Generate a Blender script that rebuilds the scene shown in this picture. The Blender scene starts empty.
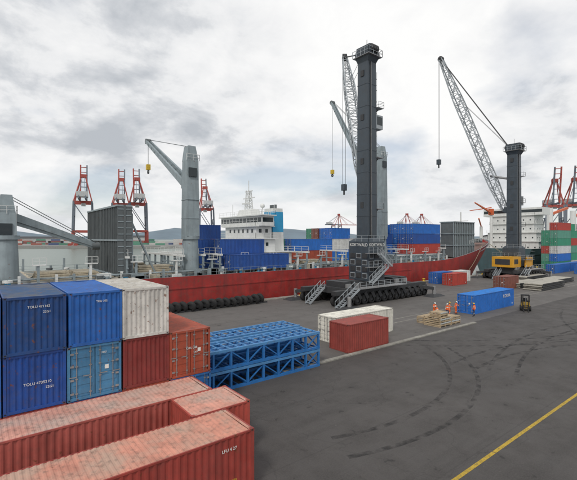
import bpy, math, random
from mathutils import Vector, Matrix
random.seed(7)
scene=bpy.context.scene
R=math.radians
COL=scene.collection

# ------------------------------------------------------------ materials
MC={}
def mat(name,c,rough=.6,metal=0.,var=.18,rust=0.,streak=0.,scale=1.,bump=0.,dirt=0.,rustc=(.16,.06,.025),fade=None):
    if name in MC: return MC[name]
    m=bpy.data.materials.new(name); m.use_nodes=True
    n=m.node_tree.nodes; l=m.node_tree.links
    p=n['Principled BSDF']; p.inputs['Metallic'].default_value=metal
    tc=n.new('ShaderNodeTexCoord'); oi=n.new('ShaderNodeObjectInfo')
    off=n.new('ShaderNodeVectorMath'); off.operation='SCALE'; l.new(oi.outputs['Location'],off.inputs[0]); off.inputs['Scale'].default_value=1.37
    ad=n.new('ShaderNodeVectorMath'); ad.operation='ADD'; l.new(tc.outputs['Object'],ad.inputs[0]); l.new(off.outputs[0],ad.inputs[1])
    OBJ=ad.outputs[0]
    def noise(sc,det=5,mapscale=None):
        t=n.new('ShaderNodeTexNoise'); t.inputs['Scale'].default_value=sc; t.inputs['Detail'].default_value=det
        t.inputs['Roughness'].default_value=.6
        if mapscale:
            mp=n.new('ShaderNodeMapping'); mp.inputs['Scale'].default_value=mapscale
            l.new(OBJ,mp.inputs[0]); l.new(mp.outputs[0],t.inputs['Vector'])
        else: l.new(OBJ,t.inputs['Vector'])
        return t
    def rng(src,a,b,c2,d):
        r=n.new('ShaderNodeMapRange'); r.inputs[1].default_value=a; r.inputs[2].default_value=b
        r.inputs[3].default_value=c2; r.inputs[4].default_value=d; l.new(src,r.inputs[0]); return r.outputs[0]
    def mix(f,a,b,mode='MIX'):
        x=n.new('ShaderNodeMixRGB'); x.blend_type=mode
        if isinstance(f,float): x.inputs[0].default_value=f
        else: l.new(f,x.inputs[0])
        for i,s in ((1,a),(2,b)):
            if isinstance(s,tuple): x.inputs[i].default_value=(*s[:3],1)
            else: l.new(s,x.inputs[i])
        return x.outputs[0]
    n1=noise(1.3*scale,6)
    lo=tuple(k*(1-var) for k in c); hi=tuple(min(1,k*(1+var)) for k in c)
    col=mix(rng(n1.outputs[0],.3,.7,0,1),lo,hi)
    if fade:
        nf=noise(.7*scale,7); col=mix(rng(nf.outputs[0],.42,.62,0,1),col,fade)
    if streak:
        ns=noise(1.,4,mapscale=(2.2*scale,2.2*scale,.18*scale))
        col=mix(rng(ns.outputs[0],.45,.75,0,streak),col,tuple(k*.35+.02 for k in c))
    if dirt:
        nd=noise(4.5*scale,7); col=mix(rng(nd.outputs[0],.5,.68,0,dirt),col,(.09,.075,.06))
    if rust:
        nr=noise(4.3*scale,9); col=mix(rng(nr.outputs[0],.68-.13*rust,.74-.1*rust,0,.85),col,rustc)
        nr2=noise(1.,6,mapscale=(5*scale,5*scale,.5*scale)); col=mix(rng(nr2.outputs[0],.74-.12*rust,.80-.1*rust,0,.6),col,rustc)
    l.new(col,p.inputs['Base Color'])
    l.new(rng(n1.outputs[0],.3,.7,max(.05,rough-.1),min(1,rough+.12)),p.inputs['Roughness'])
    if bump:
        nb=noise(6*scale,6); bb=n.new('ShaderNodeBump'); bb.inputs['Strength'].default_value=bump; bb.inputs['Distance'].default_value=.05
        l.new(nb.outputs[0],bb.inputs['Height']); l.new(bb.outputs[0],p.inputs['Normal'])
    MC[name]=m; return m

# ------------------------------------------------------------ mesh builder
class B:
    def __init__(s): s.v=[];s.f=[];s.m=[];s.sm=[]
    def add(s,vs,fs,m=0,smooth=False):
        o=len(s.v); s.v+= [tuple(x) for x in vs]
        for f in fs: s.f.append([i+o for i in f]); s.m.append(m); s.sm.append(smooth)
    def box(s,x0,y0,z0,x1,y1,z1,m=0):
        s.add([(x0,y0,z0),(x1,y0,z0),(x1,y1,z0),(x0,y1,z0),(x0,y0,z1),(x1,y0,z1),(x1,y1,z1),(x0,y1,z1)],
              [(0,3,2,1),(4,5,6,7),(0,1,5,4),(1,2,6,5),(2,3,7,6),(3,0,4,7)],m)
    def frus(s,x0,y0,x1,y1,z0,X0,Y0,X1,Y1,z1,m=0):
        s.add([(x0,y0,z0),(x1,y0,z0),(x1,y1,z0),(x0,y1,z0),(X0,Y0,z1),(X1,Y0,z1),(X1,Y1,z1),(X0,Y1,z1)],
              [(0,3,2,1),(4,5,6,7),(0,1,5,4),(1,2,6,5),(2,3,7,6),(3,0,4,7)],m)
    def frame(s,p,q):
        p=Vector(p);q=Vector(q);d=(q-p); L=d.length; d=d/L
        up=Vector((0,0,1)) if abs(d.z)<.95 else Vector((1,0,0))
        x=d.cross(up).normalized(); y=x.cross(d).normalized()
        return p,q,x,y,d
    def beam(s,p,q,w,h=None,m=0,w2=None,h2=None):
        h=h or w; w2=w2 or w; h2=h2 or h
        p,q,x,y,d=s.frame(p,q)
        vs=[]
        for c,ww,hh in ((p,w,h),(q,w2,h2)):
            for i,j in ((-1,-1),(1,-1),(1,1),(-1,1)): vs.append(c+x*(i*ww/2)+y*(j*hh/2))
        s.add(vs,[(0,1,2,3),(7,6,5,4),(0,4,5,1),(1,5,6,2),(2,6,7,3),(3,7,4,0)],m)
    def cyl(s,p,q,r0,r1=None,n=12,m=0,smooth=True):
        r1=r0 if r1 is None else r1
        p,q,x,y,d=s.frame(p,q); vs=[]
        for c,r in ((p,r0),(q,r1)):
            for i in range(n):
                t=2*math.pi*i/n; vs.append(c+x*(r*math.cos(t))+y*(r*math.sin(t)))
        s.add(vs,[(i,(i+1)%n,(i+1)%n+n,i+n) for i in range(n)],m,smooth)
        s.add(vs[:n],[tuple(range(n))[::-1]],m); s.add(vs[n:],[tuple(range(n))],m)
    def lathe(s,c,ax,prof,n=16,m=0):
        c=Vector(c);_,_,x,y,d=s.frame(c,c+Vector(ax)); vs=[]
        for r,o in prof:
            for i in range(n):
                t=2*math.pi*i/n; vs.append(c+d*o+x*(r*math.cos(t))+y*(r*math.sin(t)))
        fs=[]
        for k in range(len(prof)-1):
            for i in range(n): fs.append((k*n+i,k*n+(i+1)%n,(k+1)*n+(i+1)%n,(k+1)*n+i))
        s.add(vs,fs,m,True)
    def wheel(s,c,ax,r,w,mt=0,mh=1,n=18):
        h=w/2
        s.lathe(c,ax,[(r*.55,-h),(r*.9,-h),(r,-h*.6),(r,h*.6),(r*.9,h),(r*.55,h)],n,mt)
        s.lathe(c,ax,[(.001,-h*.6),(r*.3,-h*.7),(r*.56,-h*.75),(r*.56,h*.75),(r*.3,h*.7),(.001,h*.6)],n,mh)
    def lattice(s,p,q,w0,w1,n,r,m=0,r2=None,wm=None):
        r2=r2 or r*.55
        p,q,x,y,d=s.frame(p,q); L=(q-p).length
        def W(t):
            if wm is None: return w0+(w1-w0)*t
            if t<.15: return w0+(wm-w0)*t/.15
            if t<.7: return wm
            return wm+(w1-wm)*(t-.7)/.3
        def P(t,k):
            w=W(t)/2; i,j=((-1,-1),(1,-1),(1,1),(-1,1))[k%4]
            return p+d*(L*t)+x*(i*w)+y*(j*w)
        ts=[i/n for i in range(n+1)]
        for k in range(4):
            for i in range(n):
                s.beam(P(ts[i],k),P(ts[i+1],k),r,r,m)
                a,b=(k,k+1) if i%2 else (k+1,k)
                s.beam(P(ts[i],a),P(ts[i+1],b),r2,r2,m)
                s.beam(P(ts[i],k),P(ts[i],k+1),r2,r2,m)
    def rail(s,pts,h=1.05,r=.04,m=0,step=1.5,mid=True):
        for p,q in zip(pts[:-1],pts[1:]):
            p=Vector(p);q=Vector(q);L=(q-p).length; k=max(1,int(L/step))
            for i in range(k+1):
                c=p+(q-p)*(i/k); s.beam(c,c+Vector((0,0,h)),r,r,m)
            s.beam(p+Vector((0,0,h)),q+Vector((0,0,h)),r,r,m)
            if mid: s.beam(p+Vector((0,0,h*.5)),q+Vector((0,0,h*.5)),r*.8,r*.8,m)
    def merge_mesh(s,vs,fs,M,mf,smooth=True):
        o=len(s.v); w=[M@Vector(x) for x in vs]; s.v+=[tuple(x) for x in w]
        for f in fs:
            c=sum((Vector(vs[i]) for i in f),Vector())/len(f)
            s.f.append([i+o for i in f]); s.m.append(mf(c)); s.sm.append(smooth)
    def done(s,name,mats,loc=(0,0,0),rotz=0,parent=None):
        me=bpy.data.meshes.new(name); me.from_pydata(s.v,[],s.f); me.update()
        for m in mats: me.materials.append(m)
        me.polygons.foreach_set('material_index',s.m)
        me.polygons.foreach_set('use_smooth',s.sm)
        o=bpy.data.objects.new(name,me); COL.objects.link(o)
        o.location=loc; o.rotation_euler=(0,0,rotz)
        if parent: o.parent=parent
        return o

def text(parent,name,body,size,loc,rot,m,ext=.004,sx=1.):
    cu=bpy.data.curves.new(name,'FONT'); cu.body=body; cu.size=size; cu.extrude=ext
    o=bpy.data.objects.new(name,cu); COL.objects.link(o); cu.materials.append(m)
    o.parent=parent; o.location=loc; o.rotation_euler=rot; o.scale=(sx,1,1); return o

def cq(X,Y): # metres right / forward of the viewpoint -> quay axes
    return (.788*X+.616*Y, -.616*X+.788*Y)

WHITE=mat('white_lettering',(.75,.75,.72),.6,var=.05)
STEEL=mat('galvanised_steel',(.32,.32,.32),.5,.5,dirt=.3)
BLACK=mat('tyre_rubber',(.018,.018,.019),.85,var=.3,dirt=.25)
DARK=mat('dark_metal',(.035,.037,.04),.6,dirt=.3)

# ------------------------------------------------------------ container
W=2.438
def corr(b,P0,along,out,L,z0,z1,depth,period,m):
    n=max(1,round(L/period)); p=L/n; pts=[]
    ph=random.uniform(0,6); am=random.uniform(.004,.012)
    for i in range(n):
        x=i*p
        pts+= [(x,0),(x+.25*p,0),(x+.5*p,-depth),(x+.75*p,-depth)]
    pts.append((L,0))
    P0=Vector(P0);al=Vector(along);ou=Vector(out); vs=[]
    zs=[z0,z0+(z1-z0)*.33,z0+(z1-z0)*.66,z1]
    for x,d in pts:
        for q,z in enumerate(zs):
            w=0
            if q in(1,2) : w=-am*(1+math.sin(x*1.9+ph+q*1.3)+.6*math.sin(x*4.7+ph*2+q*2.1))
            c=P0+al*x+ou*(d+w); vs.append((c.x,c.y,z))
    b.add(vs,[(4*i+q,4*i+4+q,4*i+5+q,4*i+1+q) for i in range(len(pts)-1) for q in range(3)],m)

def container(name,x,y,z,L,axis,col,key,H=2.591,door='near',roofc=None,fade=None,rust=.3,texts=(),plates=True,streak=.4):
    """x,y = minimum corner of footprint"""
    b=B(); hl=L/2; hw=W/2; ps=.16
    for sx in(-1,1):
        for sy in(-1,1):
            x0,x1=sorted((sx*hl,sx*(hl-ps))); y0,y1=sorted((sy*hw,sy*(hw-ps*.8)))
            b.box(x0,y0,.12,x1,y1,H-.12,0)
            for zz in(0,H-.12):
                X0,X1=sorted((sx*(hl+.004),sx*(hl-.178))); Y0,Y1=sorted((sy*(hw+.004),sy*(hw-.162)))
                b.box(X0,Y0,zz,X1,Y1,zz+.12,2)
                X0,X1=sorted((sx*(hl-.05),sx*(hl-.13))); Y0,Y1=sorted((sy*(hw+.0),sy*(hw+.006))); b.box(X0,Y0,zz+.035,X1,Y1,zz+.085,4)
                X0,X1=sorted((sx*hl,sx*(hl+.006))); Y0,Y1=sorted((sy*(hw-.04),sy*(hw-.12))); b.box(X0,Y0,zz+.035,X1,Y1,zz+.085,4)
    for sy in(-1,1):
        y0,y1=sorted((sy*hw,sy*(hw-.06)))
        b.box(-hl+.17,y0,H-.09,hl-.17,y1,H-.02,0)
        y0,y1=sorted((sy*(hw-.01),sy*(hw-.06)))
        b.box(-hl+.17,y0,.01,hl-.17,y1,.16,0)
    for sx in(-1,1):
        x0,x1=sorted((sx*hl,sx*(hl-.08)))
        b.box(x0,-hw+.16,H-.12,x1,hw-.16,H-.01,0); b.box(x0,-hw+.16,.01,x1,hw-.16,.15,0)
    corr(b,(-hl+.16,-hw+.012,0),(1,0,0),(0,-1,0),L-.32,.15,H-.08,.045,.28,0)
    corr(b,(hl-.16,hw-.012,0),(-1,0,0),(0,1,0),L-.32,.15,H-.08,.045,.28,0)
    if plates:
        b.box(hl-.7,-hw-.002,.35,hl-.5,-hw+.02,.55,5)
    n=round((L-.4)/.21); p=(L-.4)/n
    vs=[];pts=[]
    for i in range(n):
        xx=-hl+.2+i*p; pts+=[(xx,0),(xx+.3*p,0),(xx+.5*p,.02),(xx+.8*p,.02)]
    pts.append((hl-.2,0)); ph=random.uniform(0,6)
    for xx,d in pts:
        for q in range(5):
            yy=-hw+.05+(2*hw-.1)*q/4; s_=-.012*(1+math.sin(xx*1.3+ph+q)) if 0<q<4 else 0
            vs.append((xx,yy,H-.04+d+s_))
    b.add(vs,[(5*i+q,5*i+5+q,5*i+6+q,5*i+1+q) for i in range(len(pts)-1) for q in range(4)],1)
    b.box(-hl+.02,-hw+.05,H-.03,-hl+.2,hw-.05,H-.012,1); b.box(hl-.2,-hw+.05,H-.03,hl-.02,hw-.05,H-.012,1)
    b.box(-hl+.1,-hw+.06,.03,hl-.1,hw-.06,.1,3)
    ends={'near':(-1,),'far':(1,),'none':()}[door]
    for sx in(-1,1):
        if sx in ends:
            for k in(-1,1):
                y0,y1=sorted((k*.02,k*(hw-.16)))
                x0,x1=sorted((sx*(hl-.05),sx*(hl-.10)))
                b.box(x0,y0,.16,x1,y1,H-.13,0)
                for q in range(5):
                    zz=.3+q*.43; x2,x3=sorted((sx*(hl-.05),sx*(hl-.03)))
                    b.box(x2,y0+.09,zz,x3,y1-.09,zz+.27,0)
                for yy in (k*.22,k*.82):
                    b.cyl((sx*(hl-.012),yy,.08),(sx*(hl-.012),yy,H-.06),.022,n=6,m=3)
                    for zz in(.3,1.0,1.6,2.25):
                        X0,X1=sorted((sx*(hl-.035),sx*(hl+.002))); b.box(X0,yy-.06,zz,X1,yy+.06,zz+.06,3)
                    X0,X1=sorted((sx*(hl),sx*(hl+.02)))
                    Y0,Y1=sorted((yy,yy+k*.33)); b.box(X0,Y0,1.12,X1,Y1,1.16,3)
                for zz in(.3,.95,1.6,2.2):
                    Y0,Y1=sorted((k*(hw-.28),k*(hw-.13))); X0,X1=sorted((sx*(hl-.05),sx*(hl+.004))); b.box(X0,Y0,zz,X1,Y1,zz+.09,3)
            b.box(-hl+.005,-.62,1.3,-hl+.028,-.44,1.5,5) if sx<0 else None
        else:
            if sx<0: corr(b,(-hl+.02,hw-.14,0),(0,-1,0),(-1,0,0),W-.28,.15,H-.12,.05,.25,0)
            else: corr(b,(hl-.02,-hw+.14,0),(0,1,0),(1,0,0),W-.28,.15,H-.12,.05,.25,0)
    side=mat('container_paint_'+key,col,.5,var=.15,rust=rust,streak=streak,dirt=.2)
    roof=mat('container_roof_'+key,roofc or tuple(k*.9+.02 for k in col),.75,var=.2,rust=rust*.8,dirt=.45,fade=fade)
    cast=mat('container_casting_'+key,tuple(k*.7+.01 for k in col),.7,var=.2,rust=.9)
    if axis=='x': cx,cy,rz=x+hl,y+hw,0
    else: cx,cy,rz=x+hw,y+hl,R(90)
    o=b.done(name,[side,roof,cast,STEEL,BLACK,WHITE],(cx,cy,z),rz)
    for (body,size,face,u,zz,m) in texts:
        if face=='side': text(o,'marking',body,size,(-hl+u,-hw-.001,zz),(R(90),0,0),m)
        else: text(o,'marking',body,size,(-hl+.006,hw-u,zz),(R(90),0,R(-90)),m)
    return o
L20=6.058;L40=12.192
navy=(.014,.062,.21);blue=(.018,.12,.42);steelb=(.06,.21,.38);grey=(.60,.59,.55);rustc=(.36,.07,.035);maroon=(.22,.032,.028)
YL=mat('yellow_label',(.7,.5,.04),.6,var=.05)
cols=[-1.6,.9,3.4,5.9,8.4]
K3=[(navy,'navy'),(navy,'navy'),(blue,'blue'),(grey,'grey'),None]
K2=[(blue,'blue'),((.012,.07,.31),'royal'),(steelb,'faded_blue'),(maroon,'maroon'),(rustc,'rust_red')]
K1=[(rustc,'rust_red'),(maroon,'maroon'),(navy,'navy'),(rustc,'rust_red'),((.02,.14,.40),'mid_blue')]
for i,cx in enumerate(cols):
    jx=(0,.0,.02,-.02,.03)[i]
    c,k=K1[i]; container('shipping_container',cx+jx,21.3,0,L20,'y',c,k)
    c,k=K2[i]
    tx=()
    if i==1: tx=[('TOLU 4735210',.17,'end',.75,1.15,WHITE),('22G1',.15,'end',1.6,.9,WHITE)]
    if i==2: tx=[('22G1',.12,'end',1.5,2.1,WHITE)]
    if i==4: tx=[('OKU 288',.17,'end',.95,1.5,WHITE),('22G1',.12,'end',1.4,1.25,WHITE)]
    container('shipping_container',cx-jx,21.3+(i%2)*.04,2.594,L20,'y',c,k,door='near' if i in(2,4) else 'none',texts=tx,rust=.4)
    if K3[i]:
        c,k=K3[i]
        tx=()
        if i==1: tx=[('22G1',.14,'end',1.5,1.8,WHITE),('TOLU 471162',.15,'end',.9,2.05,WHITE)]
        if i==2: tx=[('TKU 302',.14,'end',1.2,2.05,WHITE)]
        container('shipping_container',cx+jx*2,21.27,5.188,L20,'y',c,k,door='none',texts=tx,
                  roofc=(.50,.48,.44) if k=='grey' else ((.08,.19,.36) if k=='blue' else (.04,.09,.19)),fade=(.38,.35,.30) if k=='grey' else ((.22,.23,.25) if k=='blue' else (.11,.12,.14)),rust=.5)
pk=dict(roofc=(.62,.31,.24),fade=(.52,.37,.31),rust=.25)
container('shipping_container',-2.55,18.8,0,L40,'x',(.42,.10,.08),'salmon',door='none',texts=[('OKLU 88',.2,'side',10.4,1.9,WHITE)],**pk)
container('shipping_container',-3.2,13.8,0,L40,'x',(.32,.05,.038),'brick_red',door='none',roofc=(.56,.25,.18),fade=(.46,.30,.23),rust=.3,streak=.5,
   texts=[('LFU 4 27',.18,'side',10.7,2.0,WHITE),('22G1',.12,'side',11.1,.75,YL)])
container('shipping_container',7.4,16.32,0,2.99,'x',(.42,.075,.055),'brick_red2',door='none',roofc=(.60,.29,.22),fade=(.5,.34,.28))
container('shipping_container',26.3,24.95,0,5.7,'x',(.28,.05,.038),'rust_deep',door='none',rust=.2,plates=False)
container('shipping_container',27.6,28,0,9.125,'x',(.66,.64,.57),'cream',door='near',rust=.15,roofc=(.66,.64,.57),plates=False)
container('shipping_container',53.2,27.2,0,L40,'x',(.015,.14,.50),'bright_blue',door='near',rust=.0,roofc=(.02,.18,.55),
   texts=[('KORVA',.7,'side',8.6,1.5,WHITE)])
container('shipping_container',81.4,46.4,0,L20,'x',(.42,.05,.035),'red',door='near')
container('shipping_container',82,50.2,0,L20,'x',blue,'blue')
container('shipping_container',88.5,49.3,0,L20,'x',(.6,.6,.58),'white')
container('shipping_container',83.5,36.3,0,L20,'x',(.20,.07,.05),'brown')
for i in range(3):
    container('shipping_container',133+12.6*i,44,0,L40,'x',blue,'blue')
    container('shipping_container',137+12.6*i,38,0,L40,'x',(.02,.14,.48),'bright_blue')
pal=[((.04,.27,.16),'green'),((.02,.14,.48),'bright_blue'),((.6,.6,.58),'white'),((.04,.27,.16),'green'),((.10,.30,.22),'sea_green'),((.40,.05,.035),'red'),((.04,.27,.16),'green')]
for i in range(3):
    for j in range(2):
        for k in range(6-(i+j)%2):
            c,kk=pal[(i*2+j*3+k)%7]; container('shipping_container',151+12.5*i,49.2+2.5*j,k*2.594,L40,'x',c,kk,plates=False)

# ------------------------------------------------------------ ground, water, sky
def ground_mat(name,c,sc=1.,stain=.5):
    m=bpy.data.materials.new(name); m.use_nodes=True; n=m.node_tree.nodes; l=m.node_tree.links; p=n['Principled BSDF']
    tc=n.new('ShaderNodeTexCoord')
    def noise(s,d,ms=(1,1,1)):
        mp=n.new('ShaderNodeMapping'); mp.inputs['Scale'].default_value=ms; l.new(tc.outputs['Object'],mp.inputs[0])
        t=n.new('ShaderNodeTexNoise'); t.inputs['Scale'].default_value=s; t.inputs['Detail'].default_value=d; t.inputs['Roughness'].default_value=.65
        l.new(mp.outputs[0],t.inputs['Vector']); return t.outputs[0]
    def rng(s,a,b,c2,d):
        r=n.new('ShaderNodeMapRange'); r.inputs[1].default_value=a;r.inputs[2].default_value=b;r.inputs[3].default_value=c2;r.inputs[4].default_value=d
        l.new(s,r.inputs[0]); return r.outputs[0]
    def mix(f,a,b,mode='MIX'):
        x=n.new('ShaderNodeMixRGB'); x.blend_type=mode
        if isinstance(f,float): x.inputs[0].default_value=f
        else: l.new(f,x.inputs[0])
        for i,s in((1,a),(2,b)):
            if isinstance(s,tuple): x.inputs[i].default_value=(*s,1)
            else: l.new(s,x.inputs[i])
        return x.outputs[0]
    big=noise(.05,6); mid=noise(.45,7); fine=noise(14,4); tr=noise(.5,5,(.06,1.6,1)); tr2=noise(.4,5,(1.3,.12,1))
    col=mix(rng(big,.35,.65,0,1),tuple(k*.78 for k in c),tuple(k*1.25 for k in c))
    col=mix(rng(mid,.48,.62,0,stain),col,tuple(k*.6 for k in c))
    col=mix(rng(tr,.52,.66,0,.5),col,tuple(k*.5 for k in c))
    col=mix(rng(tr2,.56,.7,0,.35),col,tuple(k*1.6 for k in c))
    col=mix(rng(fine,.3,.7,0,.6),col,tuple(k*1.6 for k in c))
    spk=noise(3.2,3); col=mix(rng(spk,.70,.73,0,.5),col,tuple(k*2.6 for k in c))
    oil=noise(.9,3); col=mix(rng(oil,.66,.70,0,.6),col,(.016,.015,.015))
    vo=n.new('ShaderNodeTexVoronoi'); vo.feature='DISTANCE_TO_EDGE'; vo.inputs['Scale'].default_value=.16
    wv=n.new('ShaderNodeMixRGB'); wv.inputs[0].default_value=.06; l.new(tc.outputs['Object'],wv.inputs[1])
    nn=n.new('ShaderNodeTexNoise'); nn.inputs['Scale'].default_value=.7; nn.inputs['Detail'].default_value=5; l.new(tc.outputs['Object'],nn.inputs['Vector'])
    mm=n.new('ShaderNodeVectorMath'); mm.operation='SCALE'; mm.inputs['Scale'].default_value=30; l.new(nn.outputs['Color'],mm.inputs[0]); l.new(mm.outputs[0],wv.inputs[2])
    l.new(wv.outputs[0],vo.inputs['Vector'])
    col=mix(rng(vo.outputs['Distance'],.0,.006,.4,0),col,tuple(k*.4 for k in c))
    sp_=n.new('ShaderNodeSeparateXYZ'); l.new(tc.outputs['Object'],sp_.inputs[0])
    md=n.new('ShaderNodeMath'); md.operation='PINGPONG'; md.inputs[1].default_value=2.4; l.new(sp_.outputs[1],md.inputs[0])
    col=mix(rng(md.outputs[0],0,.05,.35,0),col,tuple(k*.45 for k in c))
    l.new(col,p.inputs['Base Color']); l.new(rng(mid,.3,.7,.65,.92),p.inputs['Roughness'])
    bb=n.new('ShaderNodeBump'); bb.inputs['Strength'].default_value=.35; bb.inputs['Distance'].default_value=.02
    l.new(fine,bb.inputs['Height']); l.new(bb.outputs[0],p.inputs['Normal'])
    return m
ASPH=ground_mat('asphalt',(.058,.053,.050))
CONC=ground_mat('worn_concrete',(.098,.091,.085),stain=.35)
EDGE=mat('quay_edge_concrete',(.26,.25,.22),.85,var=.25,dirt=.5,scale=.6)
b=B(); b.box(-2500,-2500,-6,3000,56,0); b.done('ground',[ASPH])
b=B(); b.box(16,24.9,.0,400,54.6,.004); b.done('quay_apron_pavement',[CONC])
b=B(); b.box(-200,54.6,0,600,55.98,.12)
for i in range(40): b.box(-60+i*8,56,-4,-57.6+i*8,56.9,-.3,1)
b.done('quay_edge_kerb',[EDGE,BLACK])
b=B()
for i in range(6): b.box(18+i*5.02,24.3,.0,23+i*5.02,24.75,.10,0)
b.done('concrete_kerb',[EDGE])
b=B()
for yy in(30.5,31.9): b.box(36,yy,.0041,400,yy+.12,.012)
b.done('embedded_rail',[EDGE])
# rubber tyre marks left by turning vehicles (worn, broken up)
tm=bpy.data.materials.new('tyre_mark'); tm.use_nodes=True; n=tm.node_tree.nodes; l=tm.node_tree.links; p=n['Principled BSDF']
p.inputs['Base Color'].default_value=(.022,.021,.021,1); p.inputs['Roughness'].default_value=.7
t=n.new('ShaderNodeTexNoise'); t.inputs['Scale'].default_value=1.6; t.inputs['Detail'].default_value=6; tcc=n.new('ShaderNodeTexCoord'); l.new(tcc.outputs['Object'],t.inputs['Vector'])
r=n.new('ShaderNodeMapRange'); r.inputs[1].default_value=.42; r.inputs[2].default_value=.68; r.inputs[3].default_value=0; r.inputs[4].default_value=.55; l.new(t.outputs[0],r.inputs[0]); l.new(r.outputs[0],p.inputs['Alpha'])
b=B(); zt=.0015
for (cx_,cy_,rad,a0,a1) in((34,-14,30,40,95),(60,50,36,215,290),(20,30,16,250,330),(75,-20,40,100,150),(48,-30,46,60,110)):
    for dr in(0,1.9):
        zt+=.00015; vs=[];K=50
        for i in range(K+1):
            a=R(a0+(a1-a0)*i/K)
            for q in(-.16,.16): vs.append((cx_+(rad+dr+q)*math.cos(a),min(24.2,cy_+(rad+dr+q)*math.sin(a)),zt))
        b.add(vs,[(2*i,2*i+1,2*i+3,2*i+2) for i in range(K)],0)
b.done('tyre_marks_on_ground',[tm])
YP=mat('worn_yellow_paint',(.43,.29,.03),.8,var=.25,dirt=.8,scale=2.3)
b=B()
x=-20
while x<120: b.box(x,9.02,0.001,x+9.9,9.2,.006); x+=9.95
b.done('yellow_line_marking',[YP])
wm=bpy.data.materials.new('harbour_water'); wm.use_nodes=True; n=wm.node_tree.nodes; l=wm.node_tree.links; p=n['Principled BSDF']
p.inputs['Base Color'].default_value=(.13,.17,.14,1); p.inputs['Roughness'].default_value=.3
tc=n.new('ShaderNodeTexCoord'); t=n.new('ShaderNodeTexNoise'); t.inputs['Scale'].default_value=.35; t.inputs['Detail'].default_value=6
l.new(tc.outputs['Object'],t.inputs['Vector']); bb=n.new('ShaderNodeBump'); bb.inputs['Strength'].default_value=.8; bb.inputs['Distance'].default_value=.8
l.new(t.outputs[0],bb.inputs['Height']); l.new(bb.outputs[0],p.inputs['Normal'])
b=B(); b.add([(-9000,50,-2.6),(14000,50,-2.6),(14000,14000,-2.6),(-9000,14000,-2.6)],[(0,1,2,3)]); b.done('water',[wm])

# ------------------------------------------------------------ world
w=bpy.data.worlds.new('World'); scene.world=w; w.use_nodes=True; n=w.node_tree.nodes; l=w.node_tree.links
bg=n['Background']; bg.inputs[1].default_value=.1
SUN_EL=R(48); SUN_AZ_VEC=Vector((-.55,-.35,0)).normalized()
sk=n.new('ShaderNodeTexSky'); sk.sky_type='NISHITA'; sk.sun_disc=False; sk.sun_elevation=SUN_EL
sk.sun_rotation=math.atan2(SUN_AZ_VEC.x,SUN_AZ_VEC.y)
tc=n.new('ShaderNodeTexCoord'); sp=n.new('ShaderNodeSeparateXYZ'); l.new(tc.outputs['Generated'],sp.inputs[0])
def mth(op,a,b_=None,c=None,clamp=False):
    x=n.new('ShaderNodeMath'); x.operation=op; x.use_clamp=clamp
    for i,s in enumerate((a,b_,c)):
        if s is None: continue
        if isinstance(s,(int,float)): x.inputs[i].default_value=s
        else: l.new(s,x.inputs[i])
    return x.outputs[0]
zc=mth('MAXIMUM',sp.outputs[2],0.0); den=mth('ADD',zc,.34)
cx=mth('DIVIDE',sp.outputs[0],den); cy=mth('DIVIDE',sp.outputs[1],den)
cb=n.new('ShaderNodeCombineXYZ'); l.new(cx,cb.inputs[0]); l.new(cy,cb.inputs[1])
l.new(mth('MULTIPLY',zc,.8),cb.inputs[2])
def wn(sc,det,rough=.55,dist=0.,off=(0,0,0)):
    mp=n.new('ShaderNodeMapping'); mp.inputs['Location'].default_value=off; l.new(cb.outputs[0],mp.inputs[0])
    t=n.new('ShaderNodeTexNoise'); t.inputs['Scale'].default_value=sc; t.inputs['Detail'].default_value=det; t.inputs['Roughness'].default_value=rough
    t.inputs['Distortion'].default_value=dist
    l.new(mp.outputs[0],t.inputs['Vector']); return t.outputs[0]
n1=wn(1.35,10,.5,.15,(3,1,2)); n2=wn(3.8,12,.6,.2,(1,7,0))
comb=mth('ADD',mth('MULTIPLY',n1,.6),mth('MULTIPLY',n2,.4))
ramp=n.new('ShaderNodeValToRGB'); l.new(comb,ramp.inputs[0]); e=ramp.color_ramp.elements
e[0].position=.37; e[0].color=(.50,.53,.57,1); e[1].position=.60; e[1].color=(1.0,.998,.99,1)
x=e.new(.425); x.color=(.66,.68,.71,1); x=e.new(.465); x.color=(.84,.848,.86,1); x=e.new(.52); x.color=(.93,.93,.932,1)
hz=n.new('ShaderNodeMapRange'); l.new(zc,hz.inputs[0]); hz.inputs[1].default_value=0; hz.inputs[2].default_value=.2; hz.inputs[3].default_value=.65; hz.inputs[4].default_value=0
mh=n.new('ShaderNodeMixRGB'); l.new(hz.outputs[0],mh.inputs[0]); l.new(ramp.outputs[0],mh.inputs[1]); mh.inputs[2].default_value=(.88,.89,.90,1)
sc=n.new('ShaderNodeVectorMath'); sc.operation='SCALE'; sc.inputs['Scale'].default_value=10; l.new(mh.outputs[0],sc.inputs[0])
n3=wn(1.1,8,.5,.2,(9,4,1)); cov=n.new('ShaderNodeMapRange'); l.new(n3,cov.inputs[0]); cov.inputs[1].default_value=.36; cov.inputs[2].default_value=.47; cov.inputs[3].default_value=.5; cov.inputs[4].default_value=1
mx=n.new('ShaderNodeMixRGB'); l.new(cov.outputs[0],mx.inputs[0]); l.new(sk.outputs[0],mx.inputs[1]); l.new(sc.outputs[0],mx.inputs[2])
l.new(mx.outputs[0],bg.inputs[0])
sl=bpy.data.lights.new('sun','SUN'); sl.energy=1.5; sl.angle=R(10); sl.color=(1,.96,.9)
so=bpy.data.objects.new('sun',sl); COL.objects.link(so)
sd=Vector((SUN_AZ_VEC.x*math.cos(SUN_EL),SUN_AZ_VEC.y*math.cos(SUN_EL),math.sin(SUN_EL)))
so.rotation_euler=sd.to_track_quat('Z','Y').to_euler()

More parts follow.
